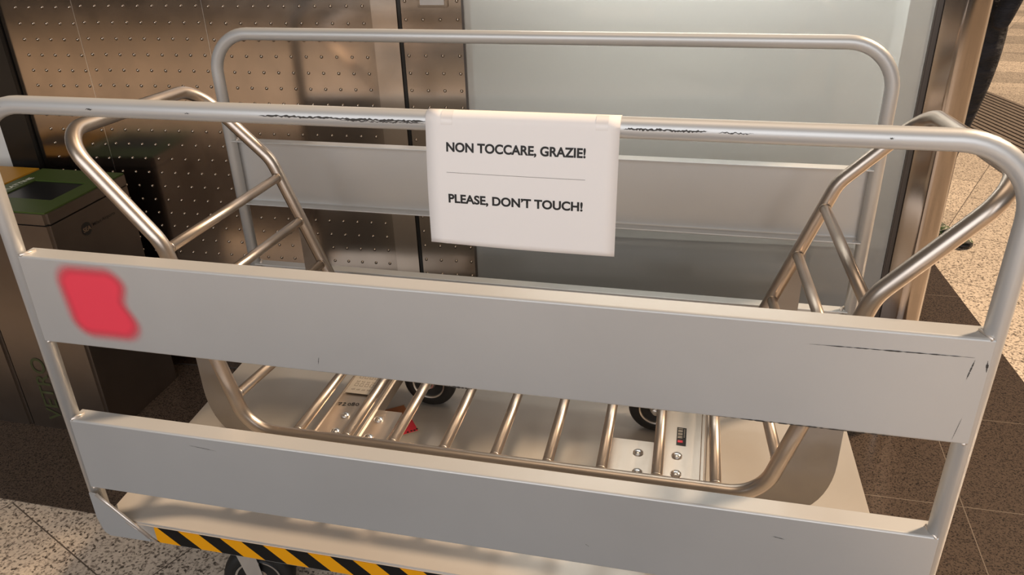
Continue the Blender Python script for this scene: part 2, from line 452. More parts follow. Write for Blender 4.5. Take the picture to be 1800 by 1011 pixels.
# recessed control plate high on the narrow panel
root = thing('control_plate', 'square grey control plate on the narrow studded panel', 'plate', (0, 0, 0))
bm = bmesh.new(); wbox(bm, .455, .540, 1.268, 1.38, .0005, .010)
bmesh.ops.bevel(bm, geom=bm.edges[:], offset=.002, segments=2, affect='EDGES'); link('bezel', bm, M_POST, root)
bm = bmesh.new(); wbox(bm, .463, .532, 1.276, 1.372, .010, .012); link('face', bm, M_GUS, root)

# glass front of the shaft
def m_glass():
    m, n, l, b = mat('frosted_shaft_glass', (.6, .65, .62), 0, .06)
    out = n['Material Output']
    tr = n.new('ShaderNodeBsdfTransparent'); tr.inputs[0].default_value = (.92, .92, .90, 1)
    b.inputs['Base Color'].default_value = (.50, .495, .475, 1)
    b.inputs['Roughness'].default_value = .05; b.inputs['IOR'].default_value = 1.52
    b.inputs['Coat Weight'].default_value = .6; b.inputs['Coat Roughness'].default_value = .03
    mx = n.new('ShaderNodeMixShader'); mx.inputs[0].default_value = .45
    l.new(tr.outputs[0], mx.inputs[1]); l.new(b.outputs[0], mx.inputs[2]); l.new(mx.outputs[0], out.inputs[0])
    return m
root = bpy.data.objects.new('window_1', None); COL.objects.link(root); root['kind'] = 'structure'
root['label'] = 'large greenish glass pane of the lift shaft'; root['category'] = 'window'
bm = bmesh.new(); wbox(bm, .582, 1.792, .02, ZT, -.012, -.002); link('glass_pane', bm, m_glass(), root)
bm = bmesh.new(); wbox(bm, .577, .5835, .0, ZT, -.03, .002); link('edge_strip', bm, M_GASK, root)
bm = bmesh.new(); wbox(bm, 1.793, 1.809, .0, ZT, -.03, .003); wbox(bm, 1.7965, 1.8005, .0, ZT, .003, .0045); link('gasket', bm, M_GASK, root)
# inside of the shaft: pale rear lining, dark low panel standing in for the glass's reflection
M_LIN = mat('shaft_lining', (.70, .71, .69), 0, .6)[0]; M_REFL = mat('shaft_dark_reflection', (.05, .042, .035), 0, .5)[0]
bm = bmesh.new(); wbox(bm, .32, 1.86, .40, ZT, -.50, -.46); wbox(bm, 1.815, 1.87, .40, ZT, -.46, -.03)
struct(link('wall_shaft', bm, M_LIN), 'pale lining inside the lift shaft', 'wall')
bm = bmesh.new(); wbox(bm, .32, 1.86, 0, .39, -.50, -.42); wbox(bm, .32, 1.87, 0.004, .02, -.42, -.02)
struct(link('reflection_panel_shaft', bm, M_REFL), 'dark low panel standing in for the reflection on the shaft glass', 'panel')
sh = wp(1.19, 1.66, -.25)
light('shaft_lamp', 'AREA', sh, (sh.x, sh.y, 0), 15, (1.0, 1.0, .98), 1.0, .3)

# rounded steel corner post
bm = bmesh.new()
prof = []
for k in range(13):
    t = k / 12; x = 1.8095 + .112 * t
    prof.append((x, .010 + .020 * t / .45 if t < .45 else .030 * math.cos((t - .45) / .55 * PI / 2) ** .8))
pts = [wp(x, 0, o) for x, o in prof] + [wp(1.926, 0, -.02), wp(1.926, 0, -.30), wp(1.8095, 0, -.30)]
A = [bm.verts.new((p.x, p.y, .0)) for p in pts]; B = [bm.verts.new((p.x, p.y, ZT)) for p in pts]
for i in range(len(pts)):
    j = (i + 1) % len(pts); bm.faces.new((A[i], A[j], B[j], B[i]))
bm.faces.new(A); bm.faces.new(B)
bmesh.ops.recalc_face_normals(bm, faces=bm.faces[:])
struct(flat_edges(link('trim_3', bm, M_POST), 40), 'rounded polished steel post at the lift corner', 'post')

# ------------------------------------------------------------------ casters
def caster(parent, x, y, z_top, r, w, yaw=0, hub_col=M_HUB, off=.03):
    """fork hanging from z_top, wheel centre offset sideways by off along the roll direction"""
    c, s = math.cos(yaw), math.sin(yaw)
    e = bpy.data.objects.new('caster', None)
    zc = z_top - (z_top - CASTER_FLOOR[0]) + r
    cz = CASTER_FLOOR[0] + r
    bm = bmesh.new()
    # head and two cheeks
    lathe(bm, [(.026, 0), (.030, -.004), (.030, -.014), (.022, -.018)], (0, 0, 1), (x, y, z_top), 24)
    for sg in (-1, 1):
        yo = sg * (w / 2 + .005)
        P = []
        for (px_, pz_) in ((-.026, z_top - .014), (.026, z_top - .014), (off + .018, cz), (off + .010, cz - .014), (off - .010, cz - .014), (off - .018, cz)):
            P.append((px_, pz_))
        A = [bm.verts.new((x + px_ * c - (yo - .0015) * s, y + px_ * s + (yo - .0015) * c, pz_)) for px_, pz_ in P]
        B = [bm.verts.new((x + px_ * c - (yo + .0015) * s, y + px_ * s + (yo + .0015) * c, pz_)) for px_, pz_ in P]
        bm.faces.new(A); bm.faces.new(B[::-1])
        for i in range(len(P)):
            j = (i + 1) % len(P); bm.faces.new((A[i], A[j], B[j], B[i]))
    # top bridge
    A = [bm.verts.new((x + a * c - b * s, y + a * s + b * c, zz)) for zz in (z_top - .018, z_top - .013) for a, b in ((-.028, -w / 2 - .006), (.028, -w / 2 - .006), (.028, w / 2 + .006), (-.028, w / 2 + .006))]
    for q in ((0, 1, 2, 3), (4, 5, 6, 7), (0, 1, 5, 4), (1, 2, 6, 5), (2, 3, 7, 6), (3, 0, 4, 7)): bm.faces.new([A[i] for i in q])
    ax = (-s, c, 0); wc = Vector((x + off * c, y + off * s, cz))
    lathe(bm, [(.006, -w / 2 - .011), (.009, -w / 2 - .009), (.009, -w / 2 - .006), (.004, -w / 2 - .006), (.004, w / 2 + .006), (.009, w / 2 + .006), (.009, w / 2 + .010), (.005, w / 2 + .011)], ax, wc, 12)
    bmesh.ops.recalc_face_normals(bm, faces=bm.faces[:])
    f = flat_edges(link('caster', bm, M_BOLT, parent))
    bm = bmesh.new(); h = w / 2
    lathe(bm, [(r * .66, -h * .7), (r * .72, -h * .95), (r * .9, -h), (r * .985, -h * .6), (r, 0), (r * .985, h * .6), (r * .9, h), (r * .72, h * .95), (r * .66, h * .7)], ax, wc, 48)
    flat_edges(link('tyre', bm, M_BLACK, f), 60)
    bm = bmesh.new()
    lathe(bm, [(.004, -h * 1.05), (r * .2, -h * 1.05), (r * .24, -h * .9), (r * .28, -h * .5), (r * .42, -h * .55), (r * .46, -h * .35), (r * .56, -h * .4), (r * .60, -h * .95), (r * .66, -h * 1.0), (r * .67, -h * .7),
               (r * .67, h * .7), (r * .66, h), (r * .60, h * .95), (r * .56, h * .4), (r * .46, h * .35), (r * .42, h * .55), (r * .28, h * .5), (r * .24, h * .9), (r * .2, h * 1.05), (.004, h * 1.05)], ax, wc, 48)
    flat_edges(link('hub', bm, hub_col, f), 30)
    return f
CASTER_FLOOR = [0.0]

# ------------------------------------------------------------------ platform trolley
T = thing('platform_trolley', 'long silver platform trolley with two railed sides and a yellow and black striped edge', 'trolley', (0, 0, 0))
ZD = .33; L = 1.699; RT = .0160
ZTOP = 1.2583; LEAN = .017
Z1T, Z1B, Z2T, Z2B = .9706, .7816, .5910, .4088
deckc = [(.050, -.022), (1.69, -.022), (1.655, .842), (-.030, .842), (.009, .020)]
bm = bmesh.new()
fs = prism(bm, deckc, 2, ZD - .05, ZD)
bmesh.ops.bevel(bm, geom=[e for e in bm.edges if all(abs(v.co.z - ZD) < 1e-5 for v in e.verts)], offset=.004, segments=3, affect='EDGES')
deck = flat_edges(link('deck', bm, M_DECK, T), 40)
bm = bmesh.new()
for q in ((.139, 1.62),):
    vs = [bm.verts.new(p) for p in ((q[0], -.0232, ZD - .048), (q[1], -.0232, ZD - .048), (q[1], -.0232, ZD - .004), (q[0], -.0232, ZD - .004))]
    bm.faces.new(vs)
hz = link('hazard_tape', bm, M_HAZ, deck); hz['label'] = 'yellow and black striped edge tape'
# corner brackets
def bracket(x, sgn, y0, yb):
    bm = bmesh.new()
    P = [(x - sgn * .002, .402), (x + sgn * .020, .398), (x + sgn * .122, .296), (x + sgn * .122, .283), (x + sgn * .018, .281), (x + sgn * .006, .290), (x - sgn * .003, .33)]
    prism(bm, P, 1, y0, y0 + sgn * 0 + yb)
    o = link('corner_bracket', bm, M_SIL, T)
    bm = bmesh.new()
    tube(bm, [(x + sgn * .014, y0 + .002, .400), (x + sgn * .045, y0 + .001, .372), (x + sgn * .08, y0 + .001, .337), (x + sgn * .123, y0 + .001, .294)], .0040, 8)
    tube(bm, [(x + sgn * .072, y0 + .001, .331), (x + sgn * .138, y0 + .001, .284)], .0022, 8)
    g = noise  # weld ridge
    for v in bm.verts: v.co += Vector((random.uniform(-1, 1), random.uniform(-1, 1), random.uniform(-1, 1))) * .0007
    link('weld', bm, M_WELD, o, True)
bracket(.0, 1, -.026, .004); bracket(1.69, -1, -.026, .004)
# side frames
def frame(x0b, x0t, x1b, x1t, y, lean, zoff):
    bm = bmesh.new()
    p = fillet([(x0b, y, ZD - .045), (x0t, y + lean, ZTOP + zoff), (x1t, y + lean, ZTOP + zoff), (x1b, y, ZD - .045)], [0, .108, .108, 0], seg=12)
    # gentle sample of long straight for object-space noise is not needed
    tube(bm, p, RT, 24)
    return link('side_rail', bm, M_SIL, T, True)
fr = frame(-.006, -.022, L - .012, L, 0, LEAN, 0)
rr = frame(-.032, -.032, L - .042, L - .042, .816, -.007, -.018)
def board(x0, x1, zb, zt, yf, d, lean0):
    """C-channel: face at yf, flanges run by d (sign = direction)"""
    sg = 1 if d > 0 else -1; t = .0035
    yl = lean0 * ((zt + zb) / 2 - ZD)
    P = [(yf, zb + .003), (yf + sg * .003, zb), (yf + d, zb), (yf + d, zb + t), (yf + sg * (t + .003), zb + t), (yf + sg * t, zb + t + .003),
         (yf + sg * t, zt - t - .003), (yf + sg * (t + .003), zt - t), (yf + d, zt - t), (yf + d, zt), (yf + sg * .003, zt), (yf, zt - .003)]
    P = [(a + lean0 * (z - ZD) , z) for a, z in P]
    bm = bmesh.new(); prism(bm, P, 0, x0, x1)
    o = link('side_board', bm, M_SIL, T)
    bv = o.modifiers.new('soft', 'BEVEL'); bv.width = .0012; bv.segments = 2; bv.limit_method = 'ANGLE'
    # welds at both ends
    for x in (x0, x1):
        for z in (zb, zt):
            bm = bmesh.new()
            s2 = 1 if x == x0 else -1
            yy = yf + lean0 * (z - ZD)
            pts = [(x + s2 * .004, yy + sg * .001, z - .001), (x + s2 * .011, yy + sg * .012, z + .001), (x + s2 * .017, yy + sg * .026, z)]
            tube(bm, pts, .0036, 7)
            for v in bm.verts: v.co += Vector((random.uniform(-1, 1), random.uniform(-1, 1), random.uniform(-1, 1))) * .0012
            link('weld', bm, M_WELD, o, True)
    return o
SL = LEAN / (ZTOP - ZD)
b1 = board(.001, L - .004, Z1B, Z1T, -.0172, .040, SL)
b2 = board(-.002, L - .008, Z2B, Z2T, -.0172, .040, SL)
b3 = board(-.024, L - .050, Z1B - .018, Z1T - .018, .829, -.034, 0)
b4 = board(-.024, L - .050, Z2B - .018, Z2T - .018, .831, -.034, 0)
# red mark on the upper front board
bm = bmesh.new(); vs = [bm.verts.new(p) for p in ((-.105, 0, -.090), (.11, 0, -.090), (.11, 0, .0825), (-.105, 0, .0825))]; bm.faces.new(vs)
rm = link('red_mark', bm, M_REDMARK, b1); rm.location = (.155, -.0178 + SL * (.885 - ZD), .883); rm.rotation_euler = (-math.atan(SL), 0, 0)
rm['label'] = 'blurred red mark'
# scuffs: paint rubbed through along the rail, seen as ragged dark streaks
def scuff_rail(x0, x1, ang, w, parent=fr, y=LEAN, z=ZTOP, n=60):
    bm = bmesh.new(); rows = []
    for i in range(n + 1):
        x = x0 + (x1 - x0) * i / n; e = min(1, i / 6, (n - i) / 6)
        a0 = ang + random.uniform(-.08, .05); ww = w * (.35 + random.random() * .9) * e
        rows.append([bm.verts.new((x, y - math.cos(a) * (RT + .0003), z + math.sin(a) * (RT + .0003))) for a in (a0 - ww, a0, a0 + ww)])
    for A, B in zip(rows, rows[1:]):
        for j in range(2): bm.faces.new((A[j], B[j], B[j + 1], A[j + 1]))
    link('scuff', bm, M_SCUFF, parent, True)
scuff_rail(.56, .845, .12, .10, n=90); scuff_rail(.70, .84, -.05, .05)
scuff_rail(1.142, 1.262, .16, .10); scuff_rail(1.275, 1.325, .14, .06, n=24); scuff_rail(.02, .068, -.05, .09, n=20)
scuff_rail(.236, .252, .10, .10, n=12); scuff_rail(.425, .436, .05, .06, n=10); scuff_rail(1.50, 1.506, .2, .1, n=12)
def scuff_face(parent, x0, x1, z0, z1, w, n=40, yf=-.0178):
    bm = bmesh.new(); rows = []
    for i in range(n + 1):
        t = i / n; x = x0 + (x1 - x0) * t; z = z0 + (z1 - z0) * t; ww = w * random.random() * min(1, 4 * t, 4 * (1 - t)) + 1e-4
        dx, dz = (x1 - x0), (z1 - z0); ln = math.hypot(dx, dz); nx, nz = -dz / ln, dx / ln
        rows.append([bm.verts.new((x + nx * ww * s, yf + SL * (z - ZD), z + nz * ww * s)) for s in (-1, 1)])
    for A, B in zip(rows, rows[1:]): bm.faces.new((A[0], B[0], B[1], A[1]))
    link('scuff', bm, M_SCUFF, parent)
scuff_face(b1, 1.44, 1.672, .936, .938, .0011); scuff_face(b1, 1.673, 1.668, .934, .90, .0012); scuff_face(b1, 1.676, 1.670, .83, .79, .0003)
scuff_face(b1, 1.30, 1.62, .7845, .7835, .0014, 70); scuff_face(b1, .84, .90, .7838, .7835, .0018, 30)
scuff_face(b1, .60, .603, .80, .815, .0005, 8); scuff_face(b2, 1.43, 1.45, .545, .542, .0006, 8); scuff_face(b2, 1.10, 1.108, .462, .457, .0006, 8)
scuff_face(b1, 1.690, 1.692, .935, .915, .0018, 14)
scuff_face(b2, .28, .34, .567, .562, .0004, 10)
# deck stickers
sroot = poly('deck_sticker', [(.611, .417, ZD + .0008), (.576, .463, ZD + .0008), (.530, .522, ZD + .0008), (.450, .462, ZD + .0008), (.540, .365, ZD + .0008)], M_TAG, deck)
poly('sticker_print', [(.605, .418, ZD + .0012), (.574, .459, ZD + .0012), (.500, .432, ZD + .0012), (.545, .372, ZD + .0012)], M_RED, sroot)
poly('sticker_print', [(.570, .464, ZD + .0012), (.530, .516, ZD + .0012), (.458, .462, ZD + .0012), (.497, .437, ZD + .0012)], M_ORG, sroot)
bm = bmesh.new()
for k, (a, b_) in enumerate([(.600, .423), (.596, .416), (.589, .412), (.582, .405)]):
    box(bm, a - .003, a + .002, b_ - .002, b_ + .003, ZD + .0013, ZD + .0015)
link('sticker_lettering', bm, M_INK, sroot)
for (x, y, yw) in ((.255, .10, .25), (1.45, .12, .1), (1.44, .70, .3), (.19, .70, .1)):
    CASTER_FLOOR[0] = .003 if y > .25 else 0.0
    caster(T, x, y, ZD - .05, .085, .045, yw, M_BOLT, .03)
bm = bmesh.new()   # under-deck frame
for y in (.06, .40, .76): box(bm, .06, 1.60, y - .02, y + .02, ZD - .075, ZD - .05)
# keep bolts and frame clear of caster heads
link('under_frame', bm, M_SIL, T).location = (0, 0, 0.0)

# ------------------------------------------------------------------ tubular carrier on the deck
K = thing('tubular_luggage_carrier', 'brushed steel tube carrier with ladder ends standing on the silver deck', 'luggage carrier', (0, 0, 0))
YF, YR = .14, .66
ZBF, ZBR = .500, .482
loop = [(.318, YF, ZBF), (1.418, YF, ZBF), (1.553, YF, .955), (1.722, YF, 1.120), (1.722, YF + .012, 1.172), (1.708, YR, 1.128), (1.552, YR, .965), (1.378, YR, ZBR),
        (.346, YR, ZBR), (.172, YR, .953), (-.010, YR, 1.132), (.044, YF + .012, 1.178), (.046, YF, 1.128), (.208, YF, .950)]
rad = [.085, .085, .10, .05, .055, .075, .10, .085, .085, .10, .075, .055, .05, .10]
# soften the two front top corners into one wide bend each
def corner3(p_in, p_c, p_out, r, seg=14): return fillet([p_in, p_c, p_out], [0, r, 0], seg=seg)[1:-1]
loop = [(.318, YF, ZBF), (1.418, YF, ZBF), (1.553, YF, .955), (1.735, YF, 1.165), (1.708, YR, 1.128), (1.552, YR, .965), (1.378, YR, ZBR),
        (.346, YR, ZBR), (.172, YR, .953), (-.010, YR, 1.132), (.035, YF, 1.168), (.208, YF, .950)]
rad = [.085, .085, .10, .075, .075, .10, .085, .085, .10, .075, .075, .10]
bm = bmesh.new(); tube(bm, fillet(loop, rad, closed=True, seg=11), .0155, 22, closed=True)
lp = link('tube_frame', bm, M_TUBE, K, True)
def rung(a, b, r=.0115):
    bm = bmesh.new(); tube(bm, [a, b], r, 18)
    a_, b_ = Vector(a), Vector(b); d = (b_ - a_).normalized()
    o = link('rung', bm, M_TUBE, K, True)
    for c in (a_ + d * .0155, b_ - d * .0155):
        bm = bmesh.new()
        tube(bm, [c + d * s for s in (-.002, .002)], r + .0012, 14)
        link('weld', bm, M_TUBE, o, True)
def legx(side, fr_, z):
    if fr_: return .318 + (.208 - .318) * (z - ZBF) / (.950 - ZBF) if side < 0 else 1.418 + (1.553 - 1.418) * (z - ZBF) / (.955 - ZBF)
    return .346 + (.172 - .346) * (z - ZBR) / (.953 - ZBR) if side < 0 else 1.378 + (1.552 - 1.378) * (z - ZBR) / (.965 - ZBR)
for side in (-1, 1):
    for zf, zr in ((.932, .908), (.816, .789), (.700, .668), (.585, .552)):
        rung((legx(side, True, zf), YF, zf), (legx(side, False, zr), YR, zr))
for x in (.427, .543, .651, .767, .881, .994, 1.106, 1.219, 1.335):
    rung((x, YF, ZBF), (x - .010, YR, ZBR))
# gusset plates at the four corners
def gusset(side, front):
    y = YF if front else YR; zb = ZBF if front else ZBR
    xo = (.224 if side < 0 else 1.546) if front else (.222 if side < 0 else 1.508)
    s = side; ztip = .86 if front else .80; zr = .60 if front else .58
    P = [(xo, ztip), (xo, zr)]
    xi = legx(side, front, zb)
    for k in range(1, 9):
        a = k / 8 * PI / 2 * .8
        P.append((xo - s * .075 * (1 - math.cos(a)), zr - .125 * math.sin(a)))
    P.append((xi - s * .10, zb - .025)); P.append((xi - s * .10, zb))
    # inner edge follows the tube
    P.append((xi - s * .04, zb)); P.append((xi - s * .004, zb + .035))
    for z in (zb + .10, zb + .22, ztip - .01): P.append((legx(side, front, z), z))
    bm = bmesh.new(); prism(bm, P, 1, y - .0018, y + .0018)
    bmesh.ops.triangulate(bm, faces=[f for f in bm.faces if len(f.verts) > 4])
    link('gusset_plate', bm, M_GUS, K)
for side in (-1, 1):
    for front in (True, False): gusset(side, front)
# cross channels carrying the wheels
ZP = .462
def channel(x0, x1):
    w = .0035; h = .034; bm = bmesh.new()
    P = [(x0, ZP - h), (x0, ZP - .003), (x0 + .003, ZP), (x1 - .003, ZP), (x1, ZP - .003), (x1, ZP - h), (x1 - w, ZP - h), (x1 - w, ZP - w - .001), (x0 + w, ZP - w - .001), (x0 + w, ZP - h)]
    prism(bm, P, 1, .15, .655)
    # raised stiffening ridge
    m_ = (x0 + x1) / 2
    prism(bm, [(x0 + .002, ZP), (x0 + .004, ZP + .003), (x0 + .007, ZP + .003), (x0 + .009, ZP)], 1, .15, .655)
    prism(bm, [(x1 - .014, ZP), (x1 - .012, ZP + .003), (x1 - .006, ZP + .003), (x1 - .004, ZP)], 1, .15, .655)
    # upright tabs to the side tubes
    box(bm, x0 + .01, x1 - .01, YF - .003, YF + .003, ZP - .01, ZBF - .006)
    return link('cross_channel', bm, M_CHAN, K)
chl = channel(.432, .548); chr_ = channel(1.205, 1.318)
def wheelset(px0, px1, py0, py1, bolts, wx, wy):
    bm = bmesh.new(); box(bm, px0, px1, py0, py1, ZP - .0105, ZP - .0042)
    p = link('wheel_plate', bm, M_CHAN, K)
    for (x, y) in bolts:
        bm = bmesh.new(); zz = ZP + (.0005 if (.44 < x < .54 or 1.21 < x < 1.31) else -.004)
        lathe(bm, [(.0112, 0), (.0112, .0018), (.0096, .0036), (.0062, .0056), (.0028, .0064), (.0001, .0066)], (0, 0, 1), (x, y, zz), 20)
        flat_edges(link('bolt', bm, M_BOLT, p), 50)
    CASTER_FLOOR[0] = ZD
    caster(K, wx, wy, ZP - .0105, .0585 if False else .058, .034, 0.0, WHUB, .028)
WHUB = M_HUB
BL = [(.483, .277), (.486, .215), (.565, .281), (.567, .214)]; BR = [(1.172, .279), (1.176, .214), (1.255, .279), (1.256, .219)]
wheelset(.462, .610, .195, .319, BL, .530, .246); wheelset(1.110, 1.278, .195, .322, BR, 1.215, .246)
# rear wheels are larger and stand upright beside the channels
def rear_wheel(x, y, r, w, cx):
    bm = bmesh.new()
    for sg in (-1, 1): 
        prism(bm, [(x - .02, .41), (x + .02, .41), (x + .03 , ZP - .004), (x - .03, ZP - .004)], 1, y + sg * (w / 2 + .006) - .0015, y + sg * (w / 2 + .006) + .0015)
    box(bm, min(x, cx) - .02, max(x, cx) + .02, y + w / 2 + .0075, y + w / 2 + .04, ZP - .012, ZP - .006)
    lathe(bm, [(.005, -w / 2 - .012), (.010, -w / 2 - .010), (.010, -w / 2 - .007), (.004, -w / 2 - .007), (.004, w / 2 + .007), (.010, w / 2 + .010)], (0, 1, 0), (x, y, ZD + r), 14)
    f = flat_edges(link('caster', bm, M_BOLT, K))
    bm = bmesh.new(); h = w / 2; c = (x, y, ZD + r)
    lathe(bm, [(r * .60, -h * .7), (r * .66, -h), (r * .88, -h), (r * .98, -h * .6), (r, 0), (r * .98, h * .6), (r * .88, h), (r * .66, h), (r * .60, h * .7)], (0, 1, 0), c, 56)
    flat_edges(link('tyre', bm, M_BLACK, f), 60)
    bm = bmesh.new()
    lathe(bm, [(.004, -h * 1.02), (r * .2, -h * 1.02), (r * .24, -h * .8), (r * .28, -h * .3), (r * .38, -h * .45), (r * .42, -h * .25), (r * .52, -h * .3), (r * .56, -h * .95), (r * .61, -h * 1.04), (r * .62, -h * .7),
               (r * .62, h * .7), (r * .56, h), (r * .5, h * .3), (r * .2, h * .4), (.004, h)], (0, 1, 0), c, 56)
    flat_edges(link('hub', bm, M_HUB, f), 30)
rear_wheel(.602, .545, .071, .040, .49); rear_wheel(1.196, .545, .070, .040, 1.26)
# plates and writing on the channels
def rot_rect(name, cx, cy, w, h, ang, z, m, parent):
    c, s = math.cos(ang), math.sin(ang)
    return poly(name, [(cx + a * c - b * s, cy + a * s + b * c, z) for a, b in ((-w / 2, -h / 2), (w / 2, -h / 2), (w / 2, h / 2), (-w / 2, h / 2))], m, parent)
tp = rot_rect('rating_plate', .476, .418, .066, .112, .04, ZP + .0036, M_TAG, chl)
bm = bmesh.new()
for r_ in range(6):
    for c_ in range(4):
        x = .456 + c_ * .0135; y = .377 + r_ * .017
        hh = .011 if r_ % 2 else .006
        if r_ % 2:
            for a0, a1, b0, b1_ in ((0, .009, 0, .0008), (0, .009, hh, hh + .0008), (0, .0008, 0, hh), (.0082, .009, 0, hh)): box(bm, x + a0, x + a1, y + b0, y + b1_, ZP + .0040, ZP + .0042)
        else:
            for k in range(3): box(bm, x + k * .0032, x + k * .0032 + .0014, y, y + hh * random.uniform(.6, 1.1), ZP + .0040, ZP + .0042)
box(bm, .447, .511, .3615, .3628, ZP + .0040, ZP + .0042)
link('printing', bm, M_GREY, tp)
# handwritten number, marker strokes
def strokes(lines, org, ang, sc, m, parent, z, r):
    bm = bmesh.new(); c, s = math.cos(ang), math.sin(ang)
    for ln in lines:
        pts = [(org[0] + (a * c - b * s) * sc, org[1] + (a * s + b * c) * sc, z) for a, b in ln]
        for p_, q_ in zip(pts, pts[1:]): tube(bm, [p_, q_], r, 6)
    for v in bm.verts: v.co.z = z + (v.co.z - z) * .15
    return link('handwriting', bm, m, parent)
def oval(cx, w=.62, h=1.0, n=12, y=.5): return [(cx + w / 2 * math.sin(2 * PI * k / n), y + h / 2 * math.cos(2 * PI * k / n)) for k in range(n + 1)]
num = [[(0, .95), (.75, 1.0), (.3, 0)], [(.1, .45), (.7, .5)], [(1.05, .85), (1.35, 1), (1.55, .75), (1.0, 0), (1.7, .05)], oval(2.4, .55, .8, y=.4),
       oval(3.2, .5, .45, y=.75), oval(3.2, .55, .5, y=.25), oval(4.05, .6, .8, y=.4)]
hw = strokes(num, (.4475, .3115), .17, .0118, M_INK, chl, ZP + .0006, .0012)
lb = poly('barcode_label', [(1.2515, .317, ZP + .0006), (1.2725, .316, ZP + .0006), (1.2715, .381, ZP + .0006), (1.2505, .382, ZP + .0006)], M_INK, chr_)
bm = bmesh.new()
for k in range(13): 
    if k % 4 != 3: box(bm, 1.2535, 1.2635, .342 + k * .0028, .3434 + k * .0028, ZP + .0009, ZP + .0011)
for k in range(7): box(bm, 1.2665, 1.2685, .346 + k * .0045, .348 + k * .0045, ZP + .0009, ZP + .0011)
link('barcode', bm, M_TAG, lb)
bm = bmesh.new(); box(bm, 1.254, 1.265, .326, .334, ZP + .0009, ZP + .0011); link('red_print', bm, M_RED, lb)

# ------------------------------------------------------------------ notice hung over the rail
NT = thing('paper_notice', 'white printed paper notice folded over the front rail of the trolley', 'notice', (.99, LEAN, ZTOP))
bm = bmesh.new()
XL, XR = .8445, 1.1405
prof = []
RP = RT + .0011
for k in range(6): prof.append((RP + .001, -.020 + .020 * k / 5))                # back flap
for k in range(1, 12): a = PI * k / 12; prof.append((RP * math.cos(a), RP * math.sin(a) + .0))
nf = 22
for k in range(nf + 1):
    t = k / nf; prof.append((-RP - .004 * math.sin(t * PI) - .004 * t, -.196 * t))
nx = 14; rows = []
def sheet_xyz(u, yy, zz, tz):
    """u 0..1 across; sheet hangs slightly skewed and gently bowed"""
    x = XL + (XR - XL) * u - (XL + XR) / 2
    drop = -.0035 * u * tz
    bow = -.0035 * math.sin(u * PI) * tz
    shift = (-.004 + .002 * u) * tz
    return Vector((x + shift, yy + bow, zz + drop))
for (yy, zz) in prof:
    tz = max(0, -zz / .196) if yy < 0 else 0
    rows.append([bm.verts.new(sheet_xyz(i / nx, yy, zz, tz)) for i in range(nx + 1)])
for A, B in zip(rows, rows[1:]):
    for i in range(nx): bm.faces.new((A[i], A[i + 1], B[i + 1], B[i]))
sheet = link('sheet', bm, M_PAPER, NT, True)
sheet.location = (.990 - .99, 0, 0)
sd = sheet.modifiers.new('thick', 'SOLIDIFY'); sd.thickness = .0003; sd.offset = 0
def on_sheet(o):
    """lay flat lettering built in (u metres from left, z below rail) onto the hanging sheet"""
    for v in o.data.vertices:
        u = (v.co.x) / (XR - XL); z = v.co.z; t = -z / .196
        yy = -RP - .004 * math.sin(t * PI) - .004 * t
        p = sheet_xyz(u, yy - .0006, z, t); v.co = p
def notice_text(body, x0, w, z0, h):
    o = text_mesh('lettering', body, M_INK, NT, (x0, 0, z0), (1, 0, 0), (0, 0, 1), w, h, .034)
    bm = bmesh.new(); bm.from_mesh(o.data); bmesh.ops.triangulate(bm, faces=bm.faces[:]); bm.to_mesh(o.data); bm.free()
    on_sheet(o); return o
notice_text('NON TOCCARE, GRAZIE!', .0325, .215, -.0415, .0142)
notice_text('PLEASE, DON\u2019T TOUCH!', .0335, .212, -.1235, .0142)
bm = bmesh.new(); N_ = 24
A = [bm.verts.new((.032 + .216 * i / N_, 0, -.0745)) for i in range(N_ + 1)]; B = [bm.verts.new((.032 + .216 * i / N_, 0, -.0751)) for i in range(N_ + 1)]
for i in range(N_): bm.faces.new((A[i], A[i + 1], B[i + 1], B[i]))
o = link('printed_line', bm, M_GREY, NT); on_sheet(o)
M_TAPE = mat('clear_tape', (.88, .82, .77), 0, .25)[0]
for x in (.022, .258):
    bm = bmesh.new(); rws = []
    for k in range(7):
        a = math.radians(100 + 14 * k) if k < 6 else PI * 1.02
        rws.append([bm.verts.new((XL - .99 + x + dx, math.cos(a) * (RP + .0007), math.sin(a) * (RP + .0007))) for dx in (0, .018)])
    for P, Q in zip(rws, rws[1:]): bm.faces.new((P[0], P[1], Q[1], Q[0]))
    link('tape', bm, M_TAPE, NT, True)

